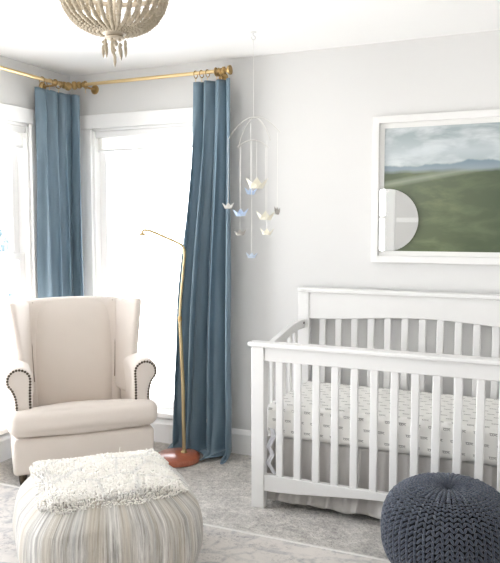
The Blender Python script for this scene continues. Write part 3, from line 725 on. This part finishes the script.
# shaggy woven top: looped yarn tufts
mb = MB(); rnd = random.Random(3)
def tuft(mb, p, h, lean, az, r, seg=4):
    d = Vector((cos(az), sin(az), 0)); s_ = Vector((-sin(az), cos(az), 0)); pts = []
    for k in range(4):
        t = k / 3; pts.append(p + d * (lean * t * t) + s_ * rnd.uniform(-.0015, .0015) + Vector((0, 0, h * sin(t * 1.9) / .946)))
    mb.tube(pts, [r, r * 1.15, r, r * .6], seg)
cnt = 0; step = .0076; n = int(.58 / step)
for i in range(n + 1):
    for j in range(n + 1):
        x = -.29 + i * step + rnd.uniform(-.003, .003); y = -.29 + j * step + rnd.uniform(-.003, .003)
        lim = .276 + .022 * NO(Vector((x * 6, y * 6, 7)))
        if max(abs(x), abs(y)) > lim or (abs(x) ** 5 + abs(y) ** 5) ** .2 > lim * 1.05: continue
        edge = max(abs(x), abs(y)) / lim
        z = top_z(x, y) - .006 - .022 * smooth01((edge - .86) / .14)
        az = rnd.uniform(0, 2 * pi) if edge < .9 else atan2(y, x) + rnd.uniform(-.7, .7)
        tuft(mb, Vector((x, y, z)), rnd.uniform(.009, .015), rnd.uniform(.006, .014), az, rnd.uniform(.0022, .0034))
for k in range(3):
    a = rnd.uniform(0, 2 * pi); tuft(mb, Vector((.22 * cos(a), .22 * sin(a), HH + .01)), .045, .01, a, .0016)
o = mb.build('shag_top', M['shag'], pf, fixn=False, edge=3); o['label'] = 'cream looped shag with faint grey diamonds'

# ------------------------------------------------------------------ navy knitted pouf
kp = thing('pouf', 'round navy blue chunky knitted pouf in front of the crib', 'pouf', (-.392, 2.765, .019))
KR, KH = .252, .370
def kprof(t):   # t 0 at top centre .. 1 at bottom centre -> r, z
    a = pi * t; e = .62
    r = KR * (sin(a) ** e if t < .999 else 0); z = KH / 2 + KH / 2 * (abs(cos(a)) ** .80) * (1 if cos(a) > 0 else -1)
    z -= .022 * math.exp(-(r / .045) ** 2) * (1 if t < .5 else -1)
    return r, z
def kp_at(L): # arc-length table
    return L
tab = []; last = None; acc = 0
for i in range(401):
    r, z = kprof(i / 400)
    if last: acc += sqrt((r - last[0]) ** 2 + (z - last[1]) ** 2)
    last = (r, z); tab.append((acc, r, z))
TOT = acc
def at_len(s):
    lo, hi = 0, 400
    while hi - lo > 1:
        m_ = (lo + hi) // 2
        if tab[m_][0] < s: lo = m_
        else: hi = m_
    f = (s - tab[lo][0]) / max(1e-9, tab[hi][0] - tab[lo][0]); return tab[lo][1] + (tab[hi][1] - tab[lo][1]) * f, tab[lo][2] + (tab[hi][2] - tab[lo][2]) * f
MB().lathe([(max(1e-4, kprof(i / 40)[0] - .012), kprof(i / 40)[1] * .96 + .004) for i in range(41)][::-1], 48).build('core', M['knitcore'], kp)
mb = MB(); NC = 46; s = .012; rowi = 0
def capsule(mb, a, b, r, nrm):
    d = (b - a); L = d.length; d.normalize(); side = d.cross(nrm).normalized(); up = side.cross(d)
    vs = []; fs = []; prof = [(0.0, .25), (.12, .75), (.35, 1.05), (.65, 1.05), (.88, .75), (1.0, .25)]; seg = 6
    for (t, k) in prof:
        c = a + d * (L * t) + up * (r * .7 * sin(pi * t))
        for q in range(seg):
            an = 2 * pi * q / seg; vs.append(c + side * (r * k * cos(an)) + up * (r * k * sin(an)))
    for i in range(len(prof) - 1):
        for q in range(seg): fs.append((i * seg + q, i * seg + (q + 1) % seg, (i + 1) * seg + (q + 1) % seg, (i + 1) * seg + q))
    fs += [tuple(range(seg))[::-1], tuple(range((len(prof) - 1) * seg, len(prof) * seg))]
    mb.add(vs, fs)
while s < TOT - .03:
    r, z = at_len(s); w = 2 * pi * r / NC; st = min(.0205, max(.0125, w * .62)); r2, z2 = at_len(min(TOT, s + st * 1.05)); tw = .10 * s / TOT
    fine = 1 if w > .020 else 2; w *= fine
    for c in range(0, NC, fine):
        a0 = 2 * pi * (c + .5 * (c % 2) * 0) / NC + tw
        for sg in (-1, 1):
            aa = a0 + sg * .5 * (w * .92) / max(r, .01) * .95; ab = a0 + sg * .06 * w / max(r, .01)
            off = (.0035 * rndv if (rndv := NO(Vector((c * 1.7, s * 90, sg)))) else 0)
            p = Vector((r * cos(aa), r * sin(aa), z + off)); q = Vector((r2 * cos(ab), r2 * sin(ab), z2 + off)); nn = Vector((cos(a0) * r, sin(a0) * r, (z - KH / 2) * 1.3)).normalized()
            capsule(mb, p - nn * .005, q + nn * .005, min(.0050, w * .16), nn)
    s += st
mb.build('knitted_cover', M['knit'], kp, fixn=False, edge=3)

# ------------------------------------------------------------------ beaded chandelier
cx_, cy_ = -1.447, 2.067
cl = thing('chandelier', 'whitewashed wooden bead chandelier with dangling drops at the ceiling', 'chandelier', (cx_, cy_, ZC))
z0 = -ZC
def Z(z): return z - ZC
MB().lathe([(.0001, 0), (.065, 0), (.065, -.008), (.05, -.022), (.012, -.028), (.008, -.05), (.0001, -.05)][::-1], 32).build('ceiling_canopy', M['antique'], cl)
MB().tube([(0, 0, -.04), (0, 0, Z(2.07))], .006, 10).build('stem', M['antique'], cl)
RR = .182; ZR = 2.215; ZD = 2.070
MB().tube([(RR * cos(a), RR * sin(a), Z(ZR)) for a in [2 * pi * k / 64 for k in range(64)]], .009, 10, closed=True).build('upper_ring', M['antique'], cl)
MB().lathe([(.0001, Z(2.02)), (.008, Z(2.022)), (.012, Z(2.032)), (.006, Z(2.040)), (.030, Z(2.044)), (.036, Z(2.050)), (.026, Z(2.056)), (.040, Z(2.062)), (.044, Z(2.070)), (.040, Z(2.078)), (.0001, Z(2.08))], 32).build('hub', M['antique'], cl)
NS = 30
def strand_pts(fn, n): return [fn(i / n) for i in range(n + 1)]
for k in range(NS):
    a = 2 * pi * k / NS; mb = MB()
    n = 19
    for i in range(n + 1):
        th = (i + .3) / (n + .6) * pi / 2
        r = .036 + (RR - .036) * cos(th) ** .85; z = ZR - (ZR - ZD) * sin(th) ** 1.0
        rb = .0096 - .0030 * (i / n) + (.001 if i % 3 == 0 else 0)
        mb.ball((r * cos(a), r * sin(a), Z(z)), rb, 8, 6)
    mb.build('bead_strand', M['beads'], cl)
for k in range(18):
    a = 2 * pi * k / 18; mb = MB()
    for i in range(8):
        t = i / 7; r = RR - (RR - .05) * t ** .8; z = ZR + .012 + (.13) * t ** 1.5; mb.ball((r * cos(a), r * sin(a), Z(z)), .007, 8, 6)
    mb.build('upper_bead_strand', M['beads'], cl)
MB().tube([(.05 * cos(a), .05 * sin(a), Z(ZR + .142)) for a in [2 * pi * k / 24 for k in range(24)]], .006, 8, closed=True).build('crown_ring', M['antique'], cl)
def drop(x, y, zt, L):
    mb = MB(); mb.tube([(x, y, Z(zt)), (x, y, Z(zt - L + .03))], .0009, 5); mb.ball((x, y, Z(zt - .010)), .0055, 8, 6)
    mb.lathe([(.0001, 0), (.0035, -.003), (.0055, -.012), (.0050, -.030), (.0025, -.040), (.0001, -.046)][::-1], 10, Matrix.Translation((x, y, Z(zt - L + .046)))); mb.build('bead_drop', M['beads'], cl)
for k in range(9):
    a = 2 * pi * k / 9 + .2; drop(.039 * cos(a), .039 * sin(a), 2.044, .052 + .006 * (k % 3))
drop(0, 0, 2.018, .068)

# ------------------------------------------------------------------ paper boat mobile
mo = thing('baby_mobile', 'hanging mobile of folded paper boats on thin wire arms', 'mobile', (-1.492, 3.347, ZC))
R3 = Vector((.911, .411, 0)); F3 = Vector((-.411, .911, 0))
def MP(px, py, depth=0.):     # offsets in the mobile's own vertical plane, metres per unit 1/194
    return R3 * ((px - 253.8) / 194) + F3 * depth + Vector((0, 0, 1.96 - (py - 117) / 194 - ZC))
mb = MB(); mb.lathe([(.0001, 0), (.016, 0), (.016, -.003), (.004, -.006), (.003, -.018), (.0001, -.018)][::-1], 16)
mb.tube([Vector((0, 0, -.018)) + R3 * .010 * sin(a) + Vector((0, 0, -.010 + .010 * cos(a))) for a in [k * 5.2 / 14 for k in range(15)]], .0022, 8)
mb.build('ceiling_hook', M['frame'], mo)
def thread(a, b): MB().tube([a, b], .0011, 5).build('thread', M['string'], mo)
thread(Vector((0, 0, -.036)), MP(253.8, 117))
def arc(a, top, b):
    a, top, b = Vector(a), Vector(top), Vector(b); P_ = []
    for i in range(25):
        t = i / 24; P_.append(a * (1 - t) ** 2 + (top * 2 - (a + b) * .5) * 2 * t * (1 - t) + b * t * t)
    MB().tube(P_, .0020, 8).build('wire_arm', M['wire'], mo)
dA = .075
arc(MP(229, 139, -.02), MP(253.8, 117), MP(281, 132, .02))
arc(MP(238, 146, dA), MP(253.8, 118), MP(270.5, 142, -dA))
arc(MP(237.5, 147, -.02), MP(253.8, 140), MP(269, 147, .02))
def boat(c, w, m, yaw, roll=0):
    """folded paper boat: flared hull with pointed ends and a peak in the middle"""
    L = w / 2; h = w * .46; vs = []; b = L * .55; d = w * .10
    v = [(-L, 0, h * .62), (L, 0, h * .62), (-b, 0, -h * .38), (b, 0, -h * .38), (0, -d, -h * .38), (0, d, -h * .38), (-.42 * L, -d, h * .10), (.42 * L, -d, h * .10), (-.42 * L, d, h * .10), (.42 * L, d, h * .10), (0, 0, h * .70), (0, -d * 1.05, h * .02), (0, d * 1.05, h * .02), (-.45 * L, 0, h * .0), (.45 * L, 0, h * .0)]
    f = [(0, 2, 6), (2, 4, 11, 6), (4, 3, 7, 11), (3, 1, 7), (0, 8, 2), (2, 8, 12, 5), (5, 12, 9, 3), (3, 9, 1), (2, 5, 4), (4, 5, 3), (13, 14, 10)]
    a = MB().add(v, f, Matrix.Translation(c) @ Matrix.Rotation(yaw, 4, 'Z') @ Matrix.Rotation(roll, 4, 'Y')); return a.build('paper_boat', M[m], mo, smooth=False, solid=.0008, fixn=False)
Y0 = atan2(R3.y, R3.x)
boats = [(257, 184, -.02, .118, 'paper_cream', 0, (257, 140)), (251, 191, .05, .075, 'paper_blue', .5, (251, 122)), (228.5, 206, -.02, .070, 'paper_white', .5, (229, 139)), (241, 213, -.03, .082, 'paper_blue', .1, (238, 147)),
         (240, 233, .075, .070, 'paper_grey', 0, (238, 146)), (266, 216, .02, .100, 'paper_cream', 0, (269, 147)), (278, 211, .02, .085, 'paper_grey', 1.15, (281, 132)), (267, 232, -.075, .070, 'paper_cream', 0, (270.5, 142)), (252, 256, 0, .062, 'paper_paleblue', .2, (253, 140))]
for (x, y, dp, w, m_, yw_, tp_) in boats:
    p = MP(x, y, dp); o = boat(p, w, m_, Y0 + yw_, .05 * (1 if x > 250 else -1)); o['label'] = {'paper_cream': 'cream paper boat', 'paper_blue': 'blue paper boat', 'paper_white': 'white paper boat', 'paper_grey': 'grey paper boat', 'paper_paleblue': 'pale blue paper boat'}[m_]
    q = MP(x, tp_[1], dp); q = Vector((p.x, p.y, MP(0, tp_[1])[2])); 
    thread(q, p + Vector((0, 0, w * .2)))
